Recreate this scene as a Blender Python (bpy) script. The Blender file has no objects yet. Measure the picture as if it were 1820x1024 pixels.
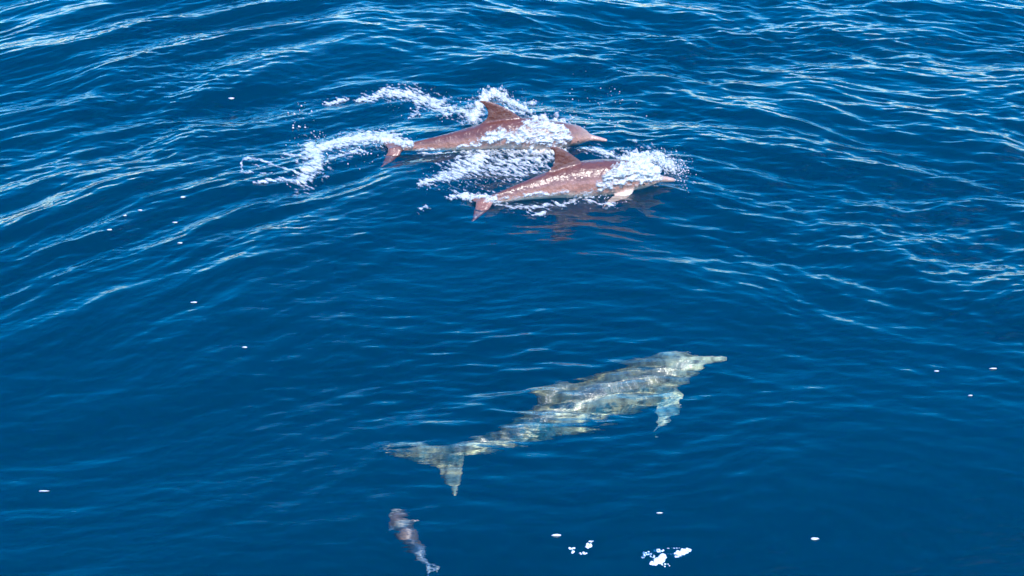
import bpy, bmesh, math, random
import numpy as np
from mathutils import Vector
from mathutils.bvhtree import BVHTree

# ------------------------------------------------------------------ camera, sky, sun, exposure
scene = bpy.context.scene
C = scene.collection
R = math.radians
CAM_H, CAM_Y, PITCH, LENS = 6.45, -2.9, 30.0, 60.0
cam_d = bpy.data.cameras.new('camera')
cam_d.lens = LENS
cam_d.sensor_width = 36.0
cam_d.clip_start = 0.1
cam_d.clip_end = 6000
cam = bpy.data.objects.new('camera', cam_d)
cam.location = (0, CAM_Y, CAM_H)
cam.rotation_euler = (R(90 - PITCH), 0, 0)
C.objects.link(cam)
scene.camera = cam

SUN_EL, SUN_AZ = 56.0, 158.0          # azimuth clockwise from +Y: behind the camera, a little to its right
world = bpy.data.worlds.new('World')
scene.world = world
world.use_nodes = True
wt = world.node_tree
wt.nodes.clear()
def N(t, kind, **kw):
    n = t.nodes.new(kind)
    for k, v in kw.items():
        setattr(n, k, v)
    return n
def L(t, a, b): t.links.new(a, b)
sky = N(wt, 'ShaderNodeTexSky', sky_type='NISHITA', sun_disc=False)
sky.sun_elevation = R(SUN_EL)
sky.sun_rotation = R(SUN_AZ)
sky.air_density, sky.dust_density, sky.ozone_density = 1.15, 0.1, 6.0
# scattered fair weather cloud, mapped on a flat layer above the sea
tc = N(wt, 'ShaderNodeTexCoord')
sp = N(wt, 'ShaderNodeSeparateXYZ')
L(wt, tc.outputs['Generated'], sp.inputs[0])
zc = N(wt, 'ShaderNodeMath', operation='MAXIMUM'); L(wt, sp.outputs[2], zc.inputs[0]); zc.inputs[1].default_value = 0.06
dx = N(wt, 'ShaderNodeMath', operation='DIVIDE'); L(wt, sp.outputs[0], dx.inputs[0]); L(wt, zc.outputs[0], dx.inputs[1])
dy = N(wt, 'ShaderNodeMath', operation='DIVIDE'); L(wt, sp.outputs[1], dy.inputs[0]); L(wt, zc.outputs[0], dy.inputs[1])
cb = N(wt, 'ShaderNodeCombineXYZ'); L(wt, dx.outputs[0], cb.inputs[0]); L(wt, dy.outputs[0], cb.inputs[1])
cmap = N(wt, 'ShaderNodeMapping'); L(wt, cb.outputs[0], cmap.inputs[0])
cmap.inputs['Location'].default_value = (8.0, 3.6, 0.0); cmap.inputs['Rotation'].default_value = (0, 0, R(-43))
cn = N(wt, 'ShaderNodeTexNoise'); L(wt, cmap.outputs[0], cn.inputs['Vector'])
cn.inputs['Scale'].default_value = 0.75; cn.inputs['Detail'].default_value = 7; cn.inputs['Roughness'].default_value = 0.6
cr = N(wt, 'ShaderNodeMapRange'); L(wt, cn.outputs['Fac'], cr.inputs[0])
cr.inputs[1].default_value = 0.575; cr.inputs[2].default_value = 0.88
cmix = N(wt, 'ShaderNodeMix', data_type='RGBA')
hs = N(wt, 'ShaderNodeHueSaturation'); hs.inputs['Saturation'].default_value = 1.55; L(wt, sky.outputs[0], hs.inputs['Color'])
L(wt, cr.outputs[0], cmix.inputs[0]); L(wt, hs.outputs[0], cmix.inputs[6])
cmix.inputs[7].default_value = (5.0, 7.0, 8.0, 1)
bg = N(wt, 'ShaderNodeBackground'); L(wt, cmix.outputs[2], bg.inputs[0])
bg.inputs[1].default_value = 0.15
wo = N(wt, 'ShaderNodeOutputWorld'); L(wt, bg.outputs[0], wo.inputs[0])

sun_d = bpy.data.lights.new('sun', 'SUN')
sun_d.energy = 2.0
sun_d.angle = R(0.5)
sun_d.color = (1.0, 0.95, 0.87)
sun_d.cycles.is_caustics_light = True
sun = bpy.data.objects.new('sun', sun_d)
sd = Vector((math.sin(R(SUN_AZ)) * math.cos(R(SUN_EL)), math.cos(R(SUN_AZ)) * math.cos(R(SUN_EL)), math.sin(R(SUN_EL))))
sun.rotation_euler = sd.to_track_quat('Z', 'Y').to_euler()
sun.location = sd * 60
C.objects.link(sun)

vs = scene.view_settings
vs.view_transform = 'Standard'; vs.look = 'None'; vs.gamma = 1; vs.use_curve_mapping = False
vs.exposure = 1.85
cy = scene.cycles
cy.max_bounces = 12; cy.transmission_bounces = 10; cy.volume_bounces = 3; cy.transparent_max_bounces = 12
cy.caustics_refractive = True; cy.caustics_reflective = False
cy.sample_clamp_indirect = 3.0
cy.blur_glossy = 0.3
cy.use_denoising = True

# ------------------------------------------------------------------ small helpers
F = LENS / 36.0 * 1820
sp_, cp_ = math.sin(R(PITCH)), math.cos(R(PITCH))
def at(px, py, z=0.0):
    """ground point (height z) seen at a photograph pixel"""
    a, b = (px - 910) / F, -(py - 512) / F
    d = Vector((a, cp_ + b * sp_, -sp_ + b * cp_))
    t = (z - CAM_H) / d.z
    return Vector((d.x * t, CAM_Y + d.y * t, z))
def tag(o, label=None, cat=None, group=None, kind=None):
    if label: o['label'] = label
    if cat: o['category'] = cat
    if group: o['group'] = group
    if kind: o['kind'] = kind
    return o
def mesh_obj(name, verts, faces, mat, parent=None, smooth=True):
    me = bpy.data.meshes.new(name)
    me.from_pydata(verts, [], faces)
    me.update()
    if smooth:
        me.polygons.foreach_set('use_smooth', np.ones(len(me.polygons), bool))
    me.materials.append(mat)
    o = bpy.data.objects.new(name, me)
    if parent: o.parent = parent
    C.objects.link(o)
    return o
def grid_mesh(name, V, nx, ny, keep=None):
    """fast quad grid; V is (ny*nx,3), keep an optional boolean mask per quad"""
    i = np.arange(nx - 1); j = np.arange(ny - 1)
    I, J = np.meshgrid(i, j)
    a = (J * nx + I).ravel()
    q = np.stack([a, a + 1, a + 1 + nx, a + nx], 1)
    if keep is not None:
        q = q[keep]
        used = np.unique(q)
        remap = np.full(len(V), -1, np.int64); remap[used] = np.arange(len(used))
        q = remap[q]; V = V[used]
    else:
        used = None
    me = bpy.data.meshes.new(name)
    me.vertices.add(len(V)); me.vertices.foreach_set('co', np.ascontiguousarray(V, np.float32).ravel())
    me.loops.add(q.size); me.loops.foreach_set('vertex_index', q.ravel().astype(np.int32))
    me.polygons.add(len(q))
    me.polygons.foreach_set('loop_start', (np.arange(len(q)) * 4).astype(np.int32))
    me.polygons.foreach_set('loop_total', np.full(len(q), 4, np.int32))
    me.polygons.foreach_set('use_smooth', np.ones(len(q), bool))
    me.update(calc_edges=True)
    return me, used
_rs = np.random.RandomState(7)
_perm = _rs.permutation(4096)
_ang = _rs.rand(4096) * 2 * np.pi
_gx, _gy = np.cos(_ang), np.sin(_ang)
def perlin(u, v, seed=0):
    iu = np.floor(u).astype(np.int64); iv = np.floor(v).astype(np.int64)
    fu, fv = u - iu, v - iv
    def g(a, b, x, y):
        k = _perm[(_perm[(a + seed * 131) & 4095] + b) & 4095]
        return _gx[k] * x + _gy[k] * y
    su = fu * fu * fu * (fu * (fu * 6 - 15) + 10); sv = fv * fv * fv * (fv * (fv * 6 - 15) + 10)
    n0 = g(iu, iv, fu, fv) * (1 - su) + g(iu + 1, iv, fu - 1, fv) * su
    n1 = g(iu, iv + 1, fu, fv - 1) * (1 - su) + g(iu + 1, iv + 1, fu - 1, fv - 1) * su
    return (n0 * (1 - sv) + n1 * sv) * 1.5
def fbm(u, v, seed=0, octv=4, gain=0.5):
    s, a = 0, 1.0
    for k in range(octv):
        s = s + a * perlin(u * 2 ** k, v * 2 ** k, seed + k * 17); a *= gain
    return s
def sstep(a, b, x):
    t = np.clip((x - a) / (b - a), 0, 1)
    return t * t * (3 - 2 * t)

# ------------------------------------------------------------------ the sea surface
def rot(x, y, deg):
    c, s = math.cos(R(deg)), math.sin(R(deg))
    return c * x + s * y, -s * x + c * y          # along the crest, across it
def sea_z(x, y, fine=1.0):
    x = np.asarray(x, float); y = np.asarray(y, float)
    wx = x + 0.35 * perlin(x * 0.35, y * 0.35, 3) + 0.05 * perlin(x * 1.3, y * 1.3, 4)
    wy = y + 0.35 * perlin(x * 0.35 + 9, y * 0.35, 5) + 0.05 * perlin(x * 1.3, y * 1.3 + 5, 6)
    left = 1 - sstep(-2.2, 1.2, x + 0.25 * (y - 9))
    far = sstep(8.0, 10.3, y + 0.60 * np.maximum(0, x - 0.3) + 0.30 * np.maximum(0, -x - 0.5))
    # long swell
    a, b = rot(wx, wy, 20)
    z = 0.022 * np.sin(b * 2 * np.pi / 4.3 + 0.6) + 0.011 * np.sin(b * 2 * np.pi / 2.6 + 0.25 * a + 2.0)
    # mid waves: long ridges on the left, chop on the right
    a, b = rot(wx, wy, 34)
    zl = 0.075 * fbm(a * 0.45, b * 1.15, 11, 2) 
    rd = 1 - np.sqrt(perlin(a * 0.55, b * 1.9, 15) ** 2 + 0.02); zl = zl + 0.040 * rd * rd
    rd = 1 - np.sqrt(perlin(a * 1.1, b * 4.2, 19) ** 2 + 0.02); zl = zl + 0.0135 * rd * rd
    zl = zl + 0.0120 * perlin(a * 2.2, b * 8.0, 23) + 0.0060 * perlin(a * 4.0, b * 17.0, 25) + 0.034 * perlin(a * 0.75, b * 2.7, 27)
    a, b = rot(wx, wy, -17)
    zr = 0.056 * fbm(a * 0.80, b * 1.20, 31, 2)
    rd = 1 - np.sqrt(perlin(a * 1.3, b * 2.1, 35) ** 2 + 0.02); zr = zr + 0.034 * rd * rd
    rd = 1 - np.sqrt(perlin(a * 1.9, b * 4.6, 39) ** 2 + 0.02); zr = zr + 0.015 * rd * rd
    zr = zr + 0.0105 * perlin(a * 4.6, b * 9.0, 43) + 0.0042 * perlin(a * 7.0, b * 19, 45) + 0.016 * perlin(a * 1.5, b * 3.3, 47)
    calm = 0.25 + 1.3 * np.maximum(far, 0.6 * left * sstep(6.4, 9.0, y) * sstep(0.4, -2.2, x))
    z = z + (0.54 * zl * left + 0.54 * zr * (1 - left)) * calm
    # fine wind ripple
    if fine:
        m = np.clip(0.65 + 0.9 * fbm(x * 0.5, y * 0.8, 51, 2), 0.1, 1.5) * (0.08 + 0.55 * np.maximum(far, 0.7 * left * sstep(6.4, 9.0, y) * sstep(0.3, -2.2, x)))
        a, b = rot(wx, wy, 8)
        z = z + fine * m * (0.0072 * perlin(a * 5, b * 16, 55) + 0.0034 * perlin(a * 12, b * 31, 57) + 0.0075 * perlin(a * 2.6, b * 10, 59))
        a, b = rot(wx, wy, 4)
        z = z + fine * (1 - far) * (0.25 + 0.9 * np.exp(-((x - 0.15) / 1.25) ** 2 - ((y - 6.9) / 0.9) ** 2)) * (0.013 * perlin(a * 2.6, b * 6.2, 61) + 0.0080 * perlin(a * 5.5, b * 13, 63))
    return z
def axis(lo, hi, step, far):
    c = np.arange(lo, hi + step * 0.5, step)
    out, d, p = [], step, hi
    while p < far:
        d *= 1.12; p += d; out.append(p)
    out2, d, p = [], step, lo
    while p > -far:
        d *= 1.12; p -= d; out2.append(p)
    return np.array(out2[::-1] + list(c) + out)
X = axis(-6.6, 6.6, 0.0145, 2500); Y = axis(4.3, 15.6, 0.0145, 2500)
GX, GY = np.meshgrid(X, Y)
gx, gy = GX.ravel(), GY.ravel()
near = np.exp(-np.maximum(0, np.hypot(gx, gy - 9) - 40) / 60)
gz = sea_z(gx, gy) * near
nx, ny = len(X), len(Y)
sea_me, _ = grid_mesh('sea', np.stack([gx, gy, gz], 1), nx, ny)

def new_mat(name):
    m = bpy.data.materials.new(name); m.use_nodes = True
    m.node_tree.nodes.clear()
    return m, m.node_tree, N(m.node_tree, 'ShaderNodeOutputMaterial')
m_sea, t, out = new_mat('sea_water')
gl = N(t, 'ShaderNodeBsdfGlass'); gl.inputs['IOR'].default_value = 1.38; gl.inputs['Roughness'].default_value = 0.0
co = N(t, 'ShaderNodeTexCoord')
mp = N(t, 'ShaderNodeMapping'); L(t, co.outputs['Object'], mp.inputs[0])
mp.inputs['Scale'].default_value = (7, 20, 10); mp.inputs['Rotation'].default_value = (0, 0, R(-6))
nz = N(t, 'ShaderNodeTexNoise'); L(t, mp.outputs[0], nz.inputs['Vector'])
nz.inputs['Scale'].default_value = 1.0; nz.inputs['Detail'].default_value = 3.0
bp = N(t, 'ShaderNodeBump'); L(t, nz.outputs['Fac'], bp.inputs['Height'])
bp.inputs['Strength'].default_value = 1.0; bp.inputs['Distance'].default_value = 0.004
L(t, bp.outputs[0], gl.inputs['Normal'])
L(t, gl.outputs[0], out.inputs['Surface'])
sea_me.materials.append(m_sea)
sea = bpy.data.objects.new('sea', sea_me); C.objects.link(sea)
tag(sea, 'deep blue rippled open sea water', None, None, 'structure')
sea.cycles.is_caustics_caster = True

m_bed, t, out = new_mat('dark_sand')
b = N(t, 'ShaderNodeBsdfDiffuse'); b.inputs['Color'].default_value = (.05, .05, .045, 1); L(t, b.outputs[0], out.inputs[0])
# clear water to a metre down, then the blue scattering depth
m_deep, t, out = new_mat('deep_blue_water')
vc = N(t, 'ShaderNodeVolumeCoefficients')
vc.inputs['Absorption Coefficients'].default_value = (0.85, 0.145, 0.077)
vc.inputs['Scatter Coefficients'].default_value = (0.004, 0.115, 0.064)
L(t, vc.outputs[0], out.inputs['Volume'])
B = 2550
deep = mesh_obj('deep_water', [(x, y, z) for z in (-46, -1.15) for y in (-B, B) for x in (-B, B)],
    [(0, 2, 3, 1), (4, 5, 7, 6), (0, 1, 5, 4), (1, 3, 7, 5), (3, 2, 6, 7), (2, 0, 4, 6)], m_deep, smooth=False)
tag(deep, 'blue depth of the sea below the clear surface water', None, None, 'structure')
bed = mesh_obj('seabed', [(-2600, -2600, -45), (2600, -2600, -45), (2600, 2600, -45), (-2600, 2600, -45)], [(0, 1, 2, 3)], m_bed)
tag(bed, 'dark sand bed far below the sea', None, None, 'structure')

# ------------------------------------------------------------------ dolphins
PROF = np.array([
 # s     width   up     down
 [0.000, 0.0060, 0.0050, 0.0060], [0.012, 0.0100, 0.0090, 0.0095], [0.035, 0.0125, 0.0110, 0.0125],
 [0.065, 0.0160, 0.0140, 0.0160], [0.085, 0.0220, 0.0200, 0.0200], [0.105, 0.0360, 0.0400, 0.0290],
 [0.140, 0.0520, 0.0570, 0.0450], [0.200, 0.0680, 0.0680, 0.0640], [0.280, 0.0790, 0.0780, 0.0830],
 [0.360, 0.0830, 0.0850, 0.0900], [0.450, 0.0800, 0.0860, 0.0860], [0.550, 0.0680, 0.0760, 0.0720],
 [0.650, 0.0500, 0.0600, 0.0560], [0.750, 0.0330, 0.0450, 0.0400], [0.850, 0.0190, 0.0320, 0.0270],
 [0.920, 0.0130, 0.0220, 0.0180], [0.970, 0.0140, 0.0120, 0.0110], [1.000, 0.0100, 0.0060, 0.0060]])
def prof(s): return [np.interp(s, PROF[:, 0], PROF[:, k]) for k in (1, 2, 3)]
def spline(pts, n):
    """Catmull-Rom through pts, resampled to n points of equal spacing"""
    P = [Vector(p) for p in pts]
    P = [P[0] * 2 - P[1]] + P + [P[-1] * 2 - P[-2]]
    out = []
    for i in range(1, len(P) - 2):
        for k in range(40):
            u = k / 40
            a, b, c, d = P[i - 1], P[i], P[i + 1], P[i + 2]
            out.append(0.5 * (2 * b + (c - a) * u + (2 * a - 5 * b + 4 * c - d) * u * u + (3 * b - a - 3 * c + d) * u ** 3))
    out.append(P[-2])
    d = [0]
    for i in range(1, len(out)): d.append(d[-1] + (out[i] - out[i - 1]).length)
    A = np.array(out); q = np.linspace(0, d[-1], n)
    return np.stack([np.interp(q, d, A[:, k]) for k in range(3)], 1), d[-1]
def foil(secs, m=14):
    """closed fin from sections (leading point, trailing point, thickness, normal)"""
    V, Fc = [], []
    for le, te, th, nr in secs:
        for k in range(m):
            a = 2 * math.pi * k / m
            u = 0.5 - 0.5 * math.cos(a)
            w = math.sin(a) * th * (1.25 - 0.75 * u)
            V.append(le + (te - le) * u + nr * w)
    for i in range(len(secs) - 1):
        for k in range(m):
            k2 = (k + 1) % m
            Fc.append((i * m + k, i * m + k2, (i + 1) * m + k2, (i + 1) * m + k))
    Fc.append(tuple(range(m))[::-1]); Fc.append(tuple(range((len(secs) - 1) * m, len(secs) * m)))
    return V, Fc
def make_dolphin(name, spine, rolls, mat, fluke_roll=0, fluke_pitch=0, pec=(0.9, 0.9), dorsal=1.0, voxel=0.009, dshift=0.0, fluke=1.0, droop=0, size=None):
    """spine from beak tip to fluke notch; rolls = roll in degrees about the axis at both ends (positive tips the back away from the camera)"""
    n = 120
    S, Ls = spline(spine, n)
    sz = size or Ls
    T = np.gradient(S, axis=0); T /= np.linalg.norm(T, axis=1)[:, None]; T = -T           # forward
    frames = []
    for i in range(n):
        s = i / (n - 1)
        f = Vector(T[i]); side = f.cross(Vector((0, 0, 1))).normalized()    # to its right
        up = side.cross(f).normalized()
        rl = R(np.interp(s, np.linspace(0, 1, len(rolls)), rolls))
        up2 = up * math.cos(rl) - side * math.sin(rl); side2 = f.cross(up2).normalized()
        frames.append((Vector(S[i]), f, side2, up2))
    def fr(s):
        x = min(max(s, 0), 1) * (n - 1); i = min(int(x), n - 2); u = x - i
        a, b = frames[i], frames[i + 1]
        return [a[k].lerp(b[k], u) for k in range(4)]
    V, Fc, m = [], [], 28
    ss = np.unique(np.concatenate([np.linspace(0, 0.15, 22), np.linspace(0.15, 1, 60)]))
    for s in ss:
        p, f, sd_, up = fr(s); w, hu, hd = [q * sz for q in prof(s)]
        for k in range(m):
            a = 2 * math.pi * k / m
            c, q = math.cos(a), math.sin(a)
            V.append(p + sd_ * (w * c) + up * ((hu if q > 0 else hd) * q))
    ns = len(ss)
    for i in range(ns - 1):
        for k in range(m):
            k2 = (k + 1) % m
            Fc.append((i * m + k, i * m + k2, (i + 1) * m + k2, (i + 1) * m + k))
    Fc.append(tuple(range(m))[::-1]); Fc.append(tuple(range((ns - 1) * m, ns * m)))
    def add(v, f):
        o = len(V); V.extend(v); Fc.extend([tuple(i + o for i in q) for q in f])
    # falcate dorsal fin
    secs = []
    for h, le, te, th in ((-0.30, .380, .620, .015), (0.0, .400, .600, .014), (.15, .420, .574, .0125), (.35, .447, .557, .0105), (.55, .476, .552, .0085), (.75, .507, .558, .0065), (.88, .532, .570, .0048), (.96, .553, .580, .0032), (1.0, .569, .586, .002)):
        le += dshift; te += dshift
        pl, _, sl, ul = fr(le); pt, _, st, ut = fr(te)
        pm, fm, sm, um = fr(.5)
        hgt = h * 0.108 * sz * dorsal
        A = pl + ul * prof(le)[1] * sz * .93; B = pt + ut * prof(te)[1] * sz * .93
        secs.append((A + um * hgt, B + um * hgt, th * sz * .8, sm))
    add(*foil(secs))
    # flukes
    p, f, sd_, up = fr(0.985)
    a = R(fluke_roll); sd2 = sd_ * math.cos(a) + up * math.sin(a); up2 = f.cross(sd2) * -1; up2 = sd2.cross(f)
    b = R(fluke_pitch); f2 = f * math.cos(b) + up2 * math.sin(b); up3 = sd2.cross(f2).normalized()
    for sg in (-1, 1):
        secs = []
        if sg == 1 and droop:                       # the near lobe hangs lower than the far one
            a = R(fluke_roll - droop); sd2 = sd_ * math.cos(a) + up * math.sin(a); up3 = sd2.cross(f2).normalized()
        for q, le, te, th in ((-.05, .058, -.018, .011), (.12, .054, -.026, .0105), (.30, .038, -.038, .009), (.52, .010, -.047, .007), (.74, -.022, -.056, .005), (.90, -.048, -.066, .0035), (1.0, -.068, -.074, .0015)):
            base = p + sd2 * (sg * q * 0.128 * sz * fluke)
            secs.append((base + f2 * le * sz, base + f2 * te * sz, th * sz, up3))
        add(*foil(secs))
    # flippers: right one is sg = +1
    for sg, sp2 in ((1, pec[0]), (-1, pec[1])):
        if sp2 is None: continue
        drop, sweep = sp2
        p, f, sd_, up = fr(0.245)
        root = p + sd_ * (sg * prof(.245)[0] * sz * .75) - up * prof(.245)[2] * sz * .45
        d = (sd_ * sg * math.cos(R(drop)) - up * math.sin(R(drop)))
        d = (d * math.cos(R(sweep)) - f * math.sin(R(sweep))).normalized()
        ch = (f - d * f.dot(d)).normalized(); nr = d.cross(ch).normalized()
        secs = []
        for q, le, te, th in ((-.1, .034, -.034, .010), (.1, .034, -.032, .010), (.3, .032, -.030, .0085), (.55, .018, -.030, .0065), (.78, -.002, -.028, .0045), (.93, -.018, -.029, .003), (1.0, -.028, -.033, .0015)):
            b0 = root + d * (q * 0.150 * sz)
            secs.append((b0 + ch * le * sz, b0 + ch * te * sz, th * sz, nr))
        add(*foil(secs))
    me0 = bpy.data.meshes.new('tmp'); me0.from_pydata([tuple(v) for v in V], [], Fc); me0.update()
    o0 = bpy.data.objects.new('tmp', me0); C.objects.link(o0)
    md = o0.modifiers.new('r', 'REMESH'); md.mode = 'VOXEL'; md.voxel_size = voxel; md.use_smooth_shade = True
    sm = o0.modifiers.new('s', 'SMOOTH'); sm.factor = 0.5; sm.iterations = 4
    dg = bpy.context.evaluated_depsgraph_get()
    me = bpy.data.meshes.new_from_object(o0.evaluated_get(dg))
    bpy.data.objects.remove(o0); bpy.data.meshes.remove(me0)
    me.name = name
    nv = len(me.vertices); co_ = np.zeros(nv * 3, np.float32); me.vertices.foreach_get('co', co_); co_ = co_.reshape(-1, 3)
    # pigment coordinates: along the body and belly (0) to back (1)
    UP = np.array([f_[3] for f_ in frames]); P0 = S
    idx = np.empty(nv, np.int64)
    for k in range(0, nv, 4000):
        d2 = ((co_[k:k + 4000, None, :] - P0[None]) ** 2).sum(2); idx[k:k + 4000] = d2.argmin(1)
    s = idx / (n - 1)
    w, hu, hd = prof(s)
    hh = ((co_ - P0[idx]) * UP[idx]).sum(1) / sz
    tone = np.clip(0.5 + 0.5 * hh / np.where(hh > 0, hu, hd), 0, 1)
    tone = tone + (0.72 - tone) * sstep(.90, .96, s)
    for nm, arr in (('back', tone), ('along', s)):
        at_ = me.attributes.new(nm, 'FLOAT', 'POINT'); at_.data.foreach_set('value', arr.astype(np.float32))
    me.materials.clear(); me.materials.append(mat)
    me.polygons.foreach_set('use_smooth', np.ones(len(me.polygons), bool))
    o = bpy.data.objects.new(name, me); C.objects.link(o)
    o.cycles.is_caustics_receiver = True
    # eyes
    for sg in (1, -1):
        p, f, sd_, up = fr(0.150); w, hu, hd = [q * sz for q in prof(.150)]
        c = p + sd_ * (sg * w * .93) - up * hd * .15
        ve, fe = [], []
        for i in range(7):
            for k in range(10):
                th, ph = math.pi * i / 6, 2 * math.pi * k / 10
                ve.append(tuple(c + (f * math.sin(th) * math.cos(ph) + up * math.sin(th) * math.sin(ph) * .75 + sd_ * sg * math.cos(th) * .7) * .0065 * sz))
        for i in range(6):
            for k in range(10): fe.append((i * 10 + k, i * 10 + (k + 1) % 10, i * 10 + 10 + (k + 1) % 10, i * 10 + 10 + k))
        mesh_obj('eye', ve, fe, m_eye, o)
    return o

m_eye, t, out = new_mat('eye_black')
b = N(t, 'ShaderNodeBsdfPrincipled'); b.inputs['Base Color'].default_value = (.012, .01, .009, 1); b.inputs['Roughness'].default_value = .1
L(t, b.outputs[0], out.inputs[0])

def skin_mat(name, back, side, belly, rough=0.40, mott=0.28, msc=30):
    m, t, out = new_mat(name)
    b = N(t, 'ShaderNodeBsdfPrincipled')
    ab = N(t, 'ShaderNodeAttribute', attribute_name='back'); aa = N(t, 'ShaderNodeAttribute', attribute_name='along')
    co = N(t, 'ShaderNodeTexCoord')
    n1 = N(t, 'ShaderNodeTexNoise'); L(t, co.outputs['Object'], n1.inputs['Vector']); n1.inputs['Scale'].default_value = 9; n1.inputs['Detail'].default_value = 5
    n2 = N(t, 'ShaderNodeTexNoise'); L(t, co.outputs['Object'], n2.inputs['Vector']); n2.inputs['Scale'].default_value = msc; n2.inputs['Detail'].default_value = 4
    ad = N(t, 'ShaderNodeMath', operation='MULTIPLY_ADD'); L(t, n1.outputs['Fac'], ad.inputs[0]); ad.inputs[1].default_value = .35; L(t, ab.outputs['Fac'], ad.inputs[2])
    r = N(t, 'ShaderNodeValToRGB'); L(t, ad.outputs[0], r.inputs[0])
    e = r.color_ramp.elements
    e[0].position = .30; e[0].color = (*belly, 1); e[1].position = .98; e[1].color = (*back, 1)
    x = e.new(.55); x.color = (*side, 1)
    x = e.new(.80); x.color = tuple((a + c) / 2 for a, c in zip(back, side)) + (1,)
    # paler snout
    hr = N(t, 'ShaderNodeMapRange'); L(t, aa.outputs['Fac'], hr.inputs[0]); hr.inputs[1].default_value = .03; hr.inputs[2].default_value = .22; hr.inputs[3].default_value = .75; hr.inputs[4].default_value = 0
    mx = N(t, 'ShaderNodeMix', data_type='RGBA'); L(t, hr.outputs[0], mx.inputs[0]); L(t, r.outputs[0], mx.inputs[6]); mx.inputs[7].default_value = tuple(.6 * a + .4 * c for a, c in zip(side, belly)) + (1,)
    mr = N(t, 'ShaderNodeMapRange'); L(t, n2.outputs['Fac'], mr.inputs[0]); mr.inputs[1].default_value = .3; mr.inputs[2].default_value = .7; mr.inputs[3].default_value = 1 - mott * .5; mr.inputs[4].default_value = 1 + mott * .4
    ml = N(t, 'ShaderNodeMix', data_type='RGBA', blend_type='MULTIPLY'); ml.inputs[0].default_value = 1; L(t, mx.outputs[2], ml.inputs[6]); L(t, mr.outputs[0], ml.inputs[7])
    L(t, ml.outputs[2], b.inputs['Base Color'])
    b.inputs['Roughness'].default_value = rough
    b.inputs['Coat Weight'].default_value = .28; b.inputs['Coat Roughness'].default_value = .2
    n3 = N(t, 'ShaderNodeTexNoise'); L(t, co.outputs['Object'], n3.inputs['Vector']); n3.inputs['Scale'].default_value = 19; n3.inputs['Detail'].default_value = 3
    bp = N(t, 'ShaderNodeBump'); L(t, n3.outputs['Fac'], bp.inputs['Height']); bp.inputs['Strength'].default_value = .55; bp.inputs['Distance'].default_value = .03
    L(t, bp.outputs[0], b.inputs['Normal']); L(t, bp.outputs[0], b.inputs['Coat Normal'])
    L(t, b.outputs[0], out.inputs[0])
    return m
m_skin = skin_mat('brown_pink_dolphin_skin', (.110, .030, .019), (.41, .180, .130), (.66, .48, .37))
m_skin2 = skin_mat('pale_grey_dolphin_skin', (.15, .15, .08), (.50, .52, .30), (.66, .76, .47), mott=1.5, msc=17)  # heavy mottle paints the dappled light under the ripples into the skin colour


def sf(px, py, dz):
    """point dz above the local water whose picture is at a photograph pixel"""
    z = 0.0
    for _ in range(4):
        p = at(px, py, z); z = float(sea_z(np.array([p.x]), np.array([p.y]), 0)[0]) + dz
    return at(px, py, z)
d1 = make_dolphin('dolphin',
    [sf(1080, 250, .05), sf(1045, 244, .06), sf(985, 240, .10), sf(900, 238, .12), sf(820, 250, .09), sf(745, 260, .06), sf(690, 266, .035)],
    [0, 0, 4, 4], m_skin, fluke_roll=-2, fluke_pitch=-3, pec=((82, 50), (50, 40)), dorsal=1.25, dshift=-.015, fluke=1.15, droop=42, size=1.64)
tag(d1, 'brown dolphin farther from the viewer, beak and tall dorsal fin clear of the water', 'dolphin', 'dolphins swimming side by side')
d2 = make_dolphin('dolphin',
    [sf(1200, 320, .05), sf(1165, 317, .06), sf(1105, 314, .08), sf(1020, 322, .10), sf(950, 336, .08), sf(888, 352, .05), sf(848, 360, .03)],
    [0, 0, 6, 6], m_skin, fluke_roll=0, fluke_pitch=-3, pec=((50, 35), (50, 40)), dorsal=1.15, dshift=.05, droop=34, size=1.88)
tag(d2, 'brown dolphin nearer the viewer, head buried in white splash and one flipper showing', 'dolphin', 'dolphins swimming side by side')
def under(px, py, z):
    """apparent pixel -> point at depth z below flat water (Snell)"""
    p = at(px, py, 0); v = (p - Vector((0, CAM_Y, CAM_H))).normalized()
    h = Vector((v.x, v.y, 0)) / 1.38; hz = -math.sqrt(max(0, 1 - h.length_squared))
    return p + Vector((h.x, h.y, hz)) * (z / hz)
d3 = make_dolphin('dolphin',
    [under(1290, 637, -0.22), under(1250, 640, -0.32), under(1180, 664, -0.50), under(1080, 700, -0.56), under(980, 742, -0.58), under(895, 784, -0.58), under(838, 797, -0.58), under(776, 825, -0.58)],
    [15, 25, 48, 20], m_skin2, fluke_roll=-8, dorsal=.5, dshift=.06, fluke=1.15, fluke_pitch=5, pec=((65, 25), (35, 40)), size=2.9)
tag(d3, 'pale grey dolphin fully under the water, its outline broken up by ripples', 'dolphin')

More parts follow.
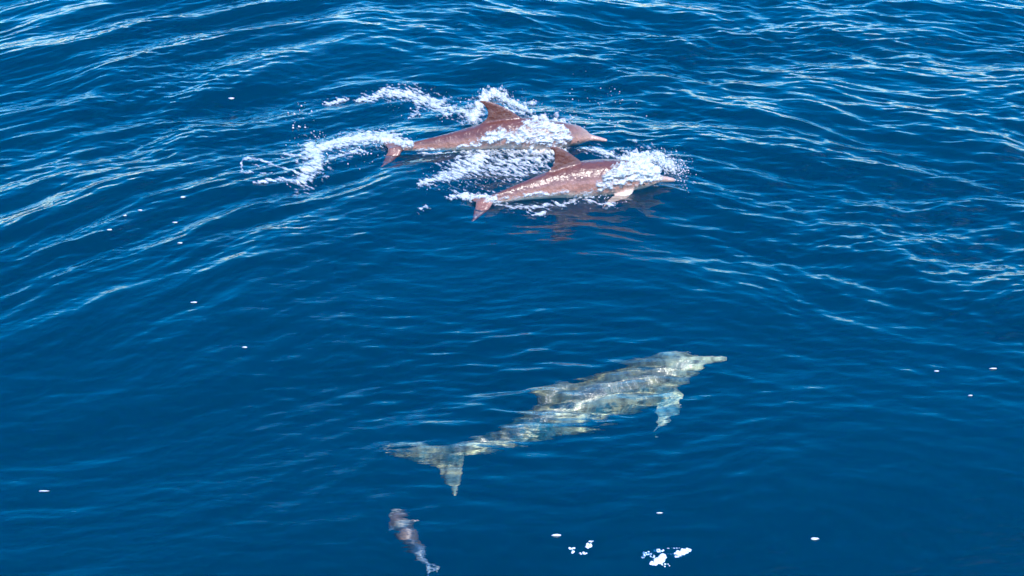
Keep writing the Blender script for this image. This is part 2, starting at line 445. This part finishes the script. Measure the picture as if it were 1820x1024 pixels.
# a small fish below the submerged dolphin's tail
def make_fish():
    S, Ls = spline([under(697, 914, -.80), under(718, 945, -.82), under(738, 975, -.86), under(764, 1010, -.90)], 40)
    T = np.gradient(S, axis=0); T /= np.linalg.norm(T, axis=1)[:, None]
    V, Fc, m = [], [], 16
    def fr(s):
        i = min(int(s * 39), 39); f = -Vector(T[i]); sd_ = f.cross(Vector((0, 0, 1))).normalized()
        return Vector(S[i]), f, sd_, sd_.cross(f)
    ss = np.linspace(0, .97, 30)
    for s in ss:
        p, f, sd_, up = fr(s)
        r = np.interp(s, [0, .04, .15, .35, .6, .85, .97], [.008, .028, .056, .068, .052, .022, .014])
        for k in range(m):
            a = 2 * math.pi * k / m
            V.append(p + sd_ * (r * math.cos(a)) + up * (r * 1.15 * math.sin(a)))
    for i in range(len(ss) - 1):
        for k in range(m):
            k2 = (k + 1) % m
            Fc.append((i * m + k, i * m + k2, (i + 1) * m + k2, (i + 1) * m + k))
    Fc.append(tuple(range(m))[::-1]); Fc.append(tuple(range((len(ss) - 1) * m, len(ss) * m)))
    def add(v, f):
        o = len(V); V.extend(v); Fc.extend([tuple(i + o for i in q) for q in f])
    for sg in (-1, 1):
        p, f, sd_, up = fr(.22)
        d = (sd_ * sg - f * .35).normalized(); ch = (f - d * f.dot(d)).normalized(); nr = d.cross(ch)
        add(*foil([(p + d * (.03 + q * .09) + ch * le, p + d * (.03 + q * .09) + ch * te, th, nr) for q, le, te, th in ((0, .035, -.03, .012), (.5, .02, -.03, .009), (1, -.015, -.025, .004))]))
        p, f, sd_, up = fr(.96)
        add(*foil([(p + sd_ * sg * q * .045 + f * le, p + sd_ * sg * q * .045 + f * te, th, up) for q, le, te, th in ((-.1, .03, -.02, .010), (.5, .0, -.05, .008), (1, -.045, -.075, .004))]))
    me0 = bpy.data.meshes.new('tmp'); me0.from_pydata([tuple(v) for v in V], [], Fc); me0.update()
    o0 = bpy.data.objects.new('tmp', me0); C.objects.link(o0)
    md = o0.modifiers.new('r', 'REMESH'); md.mode = 'VOXEL'; md.voxel_size = .006
    sm = o0.modifiers.new('s', 'SMOOTH'); sm.factor = .5; sm.iterations = 3
    me = bpy.data.meshes.new_from_object(o0.evaluated_get(bpy.context.evaluated_depsgraph_get()))
    bpy.data.objects.remove(o0); bpy.data.meshes.remove(me0)
    nv = len(me.vertices); c = np.zeros(nv * 3, np.float32); me.vertices.foreach_get('co', c); c = c.reshape(-1, 3)
    idx = ((c[:, None] - S[None]) ** 2).sum(2).argmin(1)
    at_ = me.attributes.new('along', 'FLOAT', 'POINT'); at_.data.foreach_set('value', (idx / 39).astype(np.float32))
    m_, t, out = new_mat('banded_fish_skin')
    b = N(t, 'ShaderNodeBsdfPrincipled'); b.inputs['Roughness'].default_value = .4
    aa = N(t, 'ShaderNodeAttribute', attribute_name='along'); r = N(t, 'ShaderNodeValToRGB'); L(t, aa.outputs['Fac'], r.inputs[0])
    e = r.color_ramp.elements; e[0].position = 0; e[0].color = (0.357, 0.330, 0.252, 1); e[1].position = 1; e[1].color = (0.189, 0.264, 0.294, 1)
    for p_, c_ in ((.10, (0.336, 0.290, 0.210)), (.13, (0.126, 0.088, 0.067)), (.24, (0.143, 0.097, 0.076)), (.27, (0.357, 0.326, 0.252)), (.33, (0.344, 0.308, 0.235)), (.36, (0.176, 0.114, 0.084)), (.66, (0.193, 0.141, 0.113)), (.74, (0.176, 0.220, 0.235))):
        x = e.new(p_); x.color = (*c_, 1)
    L(t, r.outputs[0], b.inputs['Base Color']); L(t, b.outputs[0], out.inputs[0])
    me.materials.clear(); me.materials.append(m_)
    me.polygons.foreach_set('use_smooth', np.ones(len(me.polygons), bool)); me.name = 'fish'
    o = bpy.data.objects.new('fish', me); C.objects.link(o); o.cycles.is_caustics_receiver = True
    return tag(o, "small brown fish with pale bands under the water below the submerged dolphin's tail", 'fish')
make_fish()

# ------------------------------------------------------------------ white water
m_foam, t, out = new_mat('white_foam')
b = N(t, 'ShaderNodeBsdfPrincipled'); b.inputs['Base Color'].default_value = (.56, .56, .57, 1); b.inputs['Roughness'].default_value = .35
b.inputs['Subsurface Weight'].default_value = 0.0
co = N(t, 'ShaderNodeTexCoord')
mp = N(t, 'ShaderNodeMapping'); L(t, co.outputs['Object'], mp.inputs[0]); mp.inputs['Rotation'].default_value = (0, 0, R(36)); mp.inputs['Scale'].default_value = (42, 120, 90)
nz = N(t, 'ShaderNodeTexNoise'); L(t, mp.outputs[0], nz.inputs['Vector']); nz.inputs['Scale'].default_value = 1; nz.inputs['Detail'].default_value = 5; nz.inputs['Roughness'].default_value = .65
bp = N(t, 'ShaderNodeBump'); L(t, nz.outputs['Fac'], bp.inputs['Height']); bp.inputs['Strength'].default_value = .6; bp.inputs['Distance'].default_value = .007
L(t, bp.outputs[0], b.inputs['Normal'])
da = N(t, 'ShaderNodeAttribute', attribute_name='foam_cover')
sm_ = N(t, 'ShaderNodeMath', operation='MULTIPLY_ADD'); L(t, nz.outputs['Fac'], sm_.inputs[0]); sm_.inputs[1].default_value = 1.7; L(t, da.outputs['Fac'], sm_.inputs[2])
al = N(t, 'ShaderNodeMapRange'); L(t, sm_.outputs[0], al.inputs[0]); al.inputs[1].default_value = .95; al.inputs[2].default_value = 2.05
L(t, al.outputs[0], b.inputs['Alpha'])
L(t, b.outputs[0], out.inputs[0])
m_drop, t, out = new_mat('white_spray')
b = N(t, 'ShaderNodeBsdfPrincipled'); b.inputs['Base Color'].default_value = (.52, .53, .54, 1); b.inputs['Roughness'].default_value = .2
L(t, b.outputs[0], out.inputs[0])

from mathutils import noise as mnoise
def bvh(o):
    me = o.data
    return BVHTree.FromPolygons([v.co[:] for v in me.vertices], [p.vertices[:] for p in me.polygons])
def body_foam(o, name, label, strokes, seed):
    """white water clinging to a dolphin: a lumpy shell standing off its skin"""
    tr = bvh(o); smp = []
    eye = Vector((0, CAM_Y, CAM_H))
    for pts, st, hgt in strokes:
        for (x0, y0, w0), (x1, y1, w1) in zip(pts[:-1], pts[1:]):
            k = max(2, int(math.hypot(x1 - x0, y1 - y0) / 3))
            for i in range(k + 1):
                u = i / k; p = at(x0 + (x1 - x0) * u, y0 + (y1 - y0) * u, 0)
                h = tr.ray_cast(eye, (p - eye).normalized())
                if h[0] is None: h = tr.find_nearest(p.lerp(eye, .012))
                smp.append((*h[0], (w0 + (w1 - w0) * u) / 215, st, hgt))
    smp = np.array(smp)
    bm = bmesh.new(); bm.from_mesh(o.data)
    for lay in list(bm.verts.layers.float.values()): bm.verts.layers.float.remove(lay)
    def dens(co):
        D = np.zeros(len(co)); H = np.zeros(len(co))
        for q in smp:
            d = np.sqrt(((co - q[:3]) ** 2).sum(1)); e = np.clip(1.25 - d / q[3], 0, 1) * q[4]
            H = np.where(e > D, q[5], H); D = np.maximum(D, e)
        return D, H
    def warp(bm):
        return np.array([v.co + .022 * mnoise.noise_vector(v.co * 9 + Vector((seed, 0, 0))) + .008 * mnoise.noise_vector(v.co * 30) for v in bm.verts])
    D, H = dens(warp(bm))
    bmesh.ops.delete(bm, geom=[v for v, d in zip(bm.verts, D) if d <= .02], context='VERTS')
    bmesh.ops.subdivide_edges(bm, edges=bm.edges[:], cuts=1, use_grid_fill=True)
    bm.normal_update(); bm.verts.ensure_lookup_table()
    D, H = dens(warp(bm))
    ly = bm.verts.layers.float.new('foam_cover'); kill = []
    for i, v in enumerate(bm.verts):
        c = v.co
        q = Vector((c.x * 14 + c.y * 8, c.y * 32 - c.x * 15, c.z * 34)) + Vector((seed, 3, 1))
        n = sum(mnoise.noise(q * 2 ** k + Vector((k * 7, 0, 0))) * .6 ** k for k in range(4)) * 1.1
        m = D[i] - .58 + .80 * n
        if m <= -.34: kill.append(v); continue
        up = min(1, (m + .34) / 1.15); v[ly] = up; lift = min(1, max(0, m / .7))
        v.co = c + v.normal * (.003 + H[i] * lift ** .8 * max(.05, .6 + .8 * n))
    bmesh.ops.delete(bm, geom=kill, context='VERTS')
    me = bpy.data.meshes.new(name); bm.to_mesh(me); bm.free()
    me.materials.clear(); me.materials.append(m_foam)
    me.polygons.foreach_set('use_smooth', np.ones(len(me.polygons), bool))
    f = bpy.data.objects.new(name, me); C.objects.link(f)
    return tag(f, label, 'foam', None, 'stuff')
def seg_dist(x, y, pts, ws):
    """distance to a polyline relative to its local width (picture-like metric: depth foreshortened)"""
    best = np.full(x.shape, 9.0)
    for (a, wa), (c, wc) in zip(zip(pts[:-1], ws[:-1]), zip(pts[1:], ws[1:])):
        ax, ay, bx, by = a.x, a.y * .52, c.x, c.y * .52
        vx, vy = bx - ax, by - ay; ll = vx * vx + vy * vy + 1e-9
        u = np.clip(((x - ax) * vx + (y * .52 - ay) * vy) / ll, 0, 1)
        d = np.hypot(x - ax - u * vx, y * .52 - ay - u * vy) / (wa + (wc - wa) * u)
        best = np.minimum(best, d)
    return best
def foam(name, label, strokes, seed, cat='foam', skirt=.40, step=.0062, warp=1.0):
    """strokes: (points [(px, py, width px)], strength, height above the surface, z of the thing it lies on)"""
    S = []
    for pts, st, hgt, z0 in strokes:
        S.append(([sf(p[0], p[1], z0) for p in pts], [p[2] / 215 for p in pts], st, hgt))
    xs = [p.x for q in S for p in q[0]]; ys = [p.y for q in S for p in q[0]]
    x = np.arange(min(xs) - .22, max(xs) + .22, step); y = np.arange(min(ys) - .3, max(ys) + .3, step)
    gx, gy = np.meshgrid(x, y); gx, gy = gx.ravel(), gy.ravel()
    wx = gx + warp * .028 * fbm(gx * 4, gy * 4, seed, 3) + .012 * perlin(gx * 16, gy * 16, seed + 1)
    wy = gy + warp * .040 * fbm(gx * 4 + 7, gy * 4, seed + 2, 3) + .018 * perlin(gx * 16, gy * 16 + 5, seed + 3)
    D = np.zeros(gx.shape); H = np.zeros(gx.shape)
    for P, W, st, hgt in S:
        ds = seg_dist(wx, wy, P, W); e = (.78 * np.clip(1.25 - ds, 0, 1) + skirt * np.clip(1.1 - ds / 2.3, 0, 1)) * st
        H = np.where(e > D, hgt, H); D = np.maximum(D, e)
    a, b = rot(gx, gy, -38)
    n = fbm(a * 12, b * 32, seed + 5, 4, .68)
    rd = 1 - np.abs(perlin(a * 14, b * 26, seed + 9)) * 1.6
    m = np.where(D > 0, D - .58 + .80 * n + .18 * (rd - .6), -1)
    thr = 0.0
    keepv = m > -.34
    z = np.zeros(gx.shape); q = np.where(m > -.6)[0]
    z[q] = sea_z(gx[q], gy[q])
    up = np.clip((m + .34) / 1.15, 0, 1); lift = np.clip(m / .7, 0, 1)
    rough = np.clip(.45 + .5 * n + .45 * perlin(a * 26, b * 60, seed + 11), .05, 2)
    z = z + .004 + .6 * H * lift ** .8 * rough
    nx, ny = len(x), len(y)
    k = keepv.reshape(ny, nx)
    kq = (k[:-1, :-1] & k[1:, :-1] & k[:-1, 1:] & k[1:, 1:]).ravel()
    me, used = grid_mesh(name, np.stack([gx, gy, z], 1), nx, ny, kq)
    at_ = me.attributes.new('foam_cover', 'FLOAT', 'POINT'); at_.data.foreach_set('value', up[used].astype(np.float32))
    me.materials.append(m_foam)
    o = bpy.data.objects.new(name, me); C.objects.link(o)
    return tag(o, label, cat, None, 'stuff')
foam('foam', 'long white foam trail churned up behind the tail of the farther dolphin', [
    ([(548, 258, 12), (562, 285, 17), (538, 318, 14)], 1.1, .015, 0),
    ([(560, 268, 10), (600, 254, 15), (640, 246, 17), (690, 244, 15), (728, 256, 8)], 1.25, .025, 0),
    ([(640, 268, 7), (590, 280, 8)], .75, .02, 0),
    ([(505, 277, 3), (540, 277, 5)], .8, .015, 0)], 101)
foam('foam', 'open loop of thin foam lines at the far left end of the trail', [
    ([(429, 306, 2.6), (430, 283, 3), (462, 283, 3), (494, 295, 2.8), (524, 307, 2.6)], 1.3, .008, 0),
    ([(430, 308, 2.6), (482, 309, 2.6)], 1.2, .02, 0), ([(450, 292, 1.8), (480, 300, 1.8)], .9, .012, 0),
    ([(450, 325, 3.5), (500, 320, 5), (542, 326, 5)], 1.2, .025, 0)], 301, skirt=0, warp=.3)
foam('foam', 'curved white foam crest on the water behind the farther dolphin', [
    ([(578, 186, 4), (622, 178, 4)], .9, .02, 0),
    ([(635, 178, 5), (665, 172, 10), (695, 166, 13), (735, 170, 13), (775, 186, 12), (815, 198, 12), (850, 208, 12)], 1.0, .025, 0),
    ([(745, 180, 8), (740, 200, 6), (724, 212, 3)], .75, .02, 0), ([(775, 195, 8), (800, 207, 6)], .8, .02, 0)], 131)
foam('foam', 'white splash breaking behind the dorsal fin of the farther dolphin', [
    ([(838, 218, 9), (848, 195, 10), (866, 170, 10), (884, 168, 8)], 1.15, .06, 0),
    ([(890, 172, 8), (910, 186, 9), (945, 204, 5)], 1.0, .05, 0), ([(900, 196, 5), (930, 204, 4)], .9, .03, 0),
    ([(924, 186, 4), (952, 182, 4)], .7, .03, 0), ([(1000, 218, 4), (1022, 210, 3)], .7, .03, 0)], 151)
body_foam(d1, 'foam', "white water washing over the farther dolphin's flank and neck", [
    ([(850, 248, 6), (885, 242, 14), (935, 243, 20), (985, 246, 20), (1008, 246, 12)], 1.35, .022),
    ([(935, 222, 9), (970, 224, 18), (1003, 234, 14)], 1.4, .028),
    ([(750, 252, 3), (800, 231, 3), (850, 213, 4)], .6, .008),
    ([(735, 268, 5), (790, 264, 6), (850, 254, 8)], .85, .010),
    ([(650, 242, 10), (690, 250, 12), (730, 258, 8)], 1.3, .03)], 3)
foam('foam', "white water churned up along the farther dolphin's near side", [
    ([(820, 268, 4), (880, 262, 9), (940, 268, 12), (1000, 270, 9)], 1.0, .04, 0),
    ([(738, 274, 3), (790, 272, 4), (840, 266, 5)], .85, .02, 0),
    ([(950, 212, 5), (985, 218, 9), (1010, 228, 8)], .95, .06, 0)], 171)
foam('foam', 'lacy white foam on the water between the two brown dolphins', [
    ([(742, 330, 4), (785, 318, 10), (820, 302, 20), (850, 282, 24), (872, 262, 18)], 1.0, .022, 0),
    ([(850, 304, 14), (905, 296, 26), (950, 284, 26), (978, 268, 14)], .72, .010, 0),
    ([(800, 285, 5), (835, 272, 6)], .7, .02, 0), ([(930, 308, 8), (968, 300, 6)], .62, .012, 0)], 191)
foam('foam', "streaky white ripple beside the farther dolphin's beak", [
    ([(1034, 268, 5), (1060, 268, 8), (1090, 276, 7), (1104, 284, 4)], .85, .02, 0)], 211)
body_foam(d2, 'foam', "white water pouring over the nearer dolphin's head", [
    ([(1078, 318, 10), (1105, 306, 18), (1135, 300, 24), (1162, 304, 20), (1180, 309, 9)], 1.5, .045),
    ([(1060, 330, 7), (1085, 324, 12), (1130, 316, 14), (1175, 317, 9)], 1.25, .02),
    ([(1030, 345, 7), (1060, 338, 8), (1090, 332, 7)], .75, .010),
    ([(810, 346, 7), (845, 350, 9), (880, 352, 8)], 1.2, .015),
    ([(870, 352, 8), (905, 364, 6), (960, 362, 6), (1010, 353, 6), (1045, 342, 6)], .95, .010),
    ([(888, 338, 3), (940, 313, 3), (985, 292, 4)], .55, .006)], 9)
foam('foam', "white bow splash thrown up beyond the nearer dolphin's head", [
    ([(1085, 300, 7), (1110, 288, 12), (1140, 282, 15), (1170, 284, 13), (1194, 298, 8)], 1.15, .055, 0),
    ([(1140, 326, 4), (1170, 326, 4)], .7, .015, 0)], 231)
foam('foam', "white edge of foam along the nearer dolphin's belly and tail", [
    ([(808, 350, 6), (845, 348, 9), (885, 354, 9)], .95, .03, 0),
    ([(870, 362, 4), (905, 370, 4), (960, 368, 4), (1010, 360, 4), (1052, 348, 4)], .8, .012, 0),
    ([(745, 372, 3), (760, 368, 3)], .9, .015, 0), ([(945, 382, 3), (968, 378, 3)], 1.0, .015, 0)], 251)
foam('foam', "white wake trailing from the nearer dolphin's flipper", [
    ([(1042, 350, 5), (1070, 340, 7), (1108, 334, 6)], .8, .012, .01),
    ([(1045, 356, 3), (1088, 367, 4)], .9, .012, .0)], 271)

# spray in the air
def spray(name, label, blobs, seed):
    rnd = random.Random(seed)
    ov = [(1, 0, 0), (-1, 0, 0), (0, 1, 0), (0, -1, 0), (0, 0, 1), (0, 0, -1)]
    of = [(0, 2, 4), (2, 1, 4), (1, 3, 4), (3, 0, 4), (2, 0, 5), (1, 2, 5), (3, 1, 5), (0, 3, 5)]
    V, Fc = [], []
    for (px, py, rx, ry, n, hmax, big) in blobs:
        for _ in range(n):
            p = sf(rnd.gauss(px, rx), rnd.gauss(py, ry), rnd.random() ** 1.6 * hmax + .003)
            r = big * (.35 + rnd.random() ** 3 * 1.2)
            e = [r * (.7 + .8 * rnd.random()) for _ in range(3)]
            o = len(V)
            V += [tuple(p[k] + q[k] * e[k] for k in range(3)) for q in ov]
            Fc += [tuple(i + o for i in f) for f in of]
    return tag(mesh_obj(name, V, Fc, m_drop), label, 'spray', None, 'stuff')
spray('spray', 'white droplets scattered over the water ahead of the farther dolphin', [
    (1060, 195, 40, 25, 70, .03, .0045), (1010, 215, 18, 10, 60, .06, .005), (950, 190, 16, 10, 40, .06, .005), (1086, 165, 8, 6, 10, .05, .005), (885, 172, 24, 9, 220, .10, .0036), (950, 205, 30, 10, 160, .08, .0034), (1000, 235, 30, 12, 60, .2, .005)], 5)
spray('spray', "white droplets flying off the nearer dolphin's head splash", [
    (1180, 285, 16, 8, 200, .10, .0055), (1202, 300, 10, 10, 150, .10, .005), (1130, 282, 24, 7, 260, .12, .0038), (1165, 292, 30, 10, 420, .12, .0032), (1210, 300, 10, 14, 160, .08, .0032), (1215, 318, 10, 12, 40, .06, .0045), (1070, 350, 25, 10, 60, .02, .005)], 6)
spray('spray', 'fine white droplets and bubbles along the tail foam trail', [
    (525, 215, 12, 20, 30, .01, .006), (540, 200, 14, 8, 14, .01, .006), (570, 240, 10, 5, 12, .01, .007), (610, 270, 40, 12, 90, .02, .005), (780, 190, 40, 12, 90, .03, .006), (840, 300, 40, 16, 260, .02, .0036), (640, 250, 50, 8, 220, .05, .0034)], 7)

# single flecks of foam afloat
def fleck(px, py, w, h, label, seed, lumps=3, group='white foam flecks afloat'):
    rnd = random.Random(seed); V, Fc = [], []
    c = sf(px, py, .006); c = at(px, py, float(sea_z(np.array([c.x]), np.array([c.y]))[0]) + .006); c.z = float(sea_z(np.array([c.x]), np.array([c.y]))[0]) + .005; w, h = w * .82, h * .8
    for k in range(lumps):
        ox = (k / max(1, lumps - 1) - .5) * w * .62 / 240 if lumps > 1 else 0
        oy = rnd.uniform(-.3, .3) * h / 240
        rx, ry, rz = (w / 240) * (.30 if lumps > 1 else .5) * rnd.uniform(.8, 1.2), (h / 240) * .5 * rnd.uniform(.8, 1.2), (h / 240) * .35
        o = len(V)
        for i in range(6):
            for q in range(10):
                th, ph = math.pi * i / 5, 2 * math.pi * q / 10
                j = 1 + .4 * rnd.uniform(-1, 1)
                V.append((c.x + ox + rx * j * math.sin(th) * math.cos(ph), c.y + oy + ry * j * math.sin(th) * math.sin(ph), c.z + rz * math.cos(th)))
        for i in range(5):
            for q in range(10): Fc.append((o + i * 10 + (q + 1) % 10, o + i * 10 + q, o + i * 10 + 10 + q, o + i * 10 + 10 + (q + 1) % 10))
    return tag(mesh_obj('foam_fleck', V, Fc, m_drop), label, 'foam fleck', group)
for k, (px, py, w, h, lab) in enumerate([
    (410, 165, 14, 7, 'cream foam fleck alone on the water at upper left, beyond the loop of foam'),
    (325, 350, 13, 6, 'brightest white foam fleck below and left of the foam loop'),
    (222, 383, 9, 5, 'small white foam fleck, second from the left in the scattered line'),
    (249, 373, 10, 4, 'thin foam fleck just right of the small second one in the line'),
    (195, 408, 12, 4, 'foam fleck farthest left in the scattered line left of the dolphins'),
    (311, 395, 12, 4, 'narrow foam fleck midway under the brightest fleck at left'),
    (320, 432, 13, 4, 'foam fleck lowest in the column under the brightest fleck at left'),
    (345, 537, 13, 4, 'lone foam fleck in the smooth water at mid left'),
    (435, 617, 13, 4, "lone foam fleck halfway between the left edge and the submerged dolphin's back"),
    (1172, 911, 11, 3, "thin white foam fleck below the submerged dolphin's flippers, above the sparkling patches"),
    (988, 951, 18, 5, 'flat white foam fleck left of the two sparkling patches near the bottom'),
    (1448, 957, 14, 6, 'rounded foam fleck alone at the lower right'),
    (1665, 660, 11, 4, "left one of the pair of foam flecks right of the submerged dolphin's beak"),
    (1765, 655, 12, 4, "right one of the pair of foam flecks right of the submerged dolphin's beak"),
    (1725, 703, 11, 3, 'faint foam fleck just under the pair at the right edge'),
    (78, 872, 16, 3, 'thin greenish-white foam fleck near the lower left corner')]):
    fleck(px, py, w, h, lab, 40 + k, 1)
def bubbles(label, parts, seed):
    """a raft of bubbles: clumps of small domes and a thin rim"""
    rnd = random.Random(seed); V, Fc = [], []
    for px, py, rx, ry, n, r in parts:
        for _ in range(n):
            a = rnd.random() * 6.283; q = math.sqrt(rnd.random())
            c = sf(px + rx * q * math.cos(a), py + ry * q * math.sin(a), 0)
            rr = r / 250 * rnd.uniform(.5, 1.3); o = len(V)
            for i in range(4):
                for k in range(8):
                    th, ph = math.pi * .5 * i / 3 + .02, 2 * math.pi * k / 8
                    V.append((c.x + rr * math.sin(th) * math.cos(ph), c.y + rr * math.sin(th) * math.sin(ph), c.z - .002 + rr * .7 * math.cos(th)))
            for i in range(3):
                for k in range(8): Fc.append((o + i * 8 + (k + 1) % 8, o + i * 8 + k, o + i * 8 + 8 + k, o + i * 8 + 8 + (k + 1) % 8))
    return tag(mesh_obj('bubble_patch', V, Fc, m_drop), label, 'bubbles', 'sparkling bubble patches near the bottom', 'stuff')
bubbles('larger sparkling white bubble patch in two clumps near the bottom centre', [
    (1172, 996, 9, 5, 70, 2.2), (1162, 1001, 7, 3, 40, 2.0), (1178, 989, 6, 4, 40, 2.2), (1150, 984, 9, 3, 34, 1.8), (1144, 990, 4, 3, 14, 1.6),
    (1172, 979, 10, 2.5, 34, 1.8), (1160, 990, 6, 4, 14, 1.5), (1210, 983, 11, 4, 70, 2.1), (1219, 979, 8, 4, 44, 2.1), (1206, 989, 6, 2, 18, 1.7),
    (1196, 974, 14, 1, 16, 1.1), (1192, 985, 8, 1, 10, 1.1), (1184, 1004, 8, 3, 12, 1.2)], 3)
bubbles('smaller sparkling white bubble patch left of the larger one', [
    (1016, 975, 6, 2, 22, 1.612), (1046, 970, 5, 4, 35, 1.736), (1036, 983, 7, 2, 19, 1.364), (1051, 962, 5, 1, 7, 1.8), (1018, 981, 2, 1.5, 4, 2)], 4)
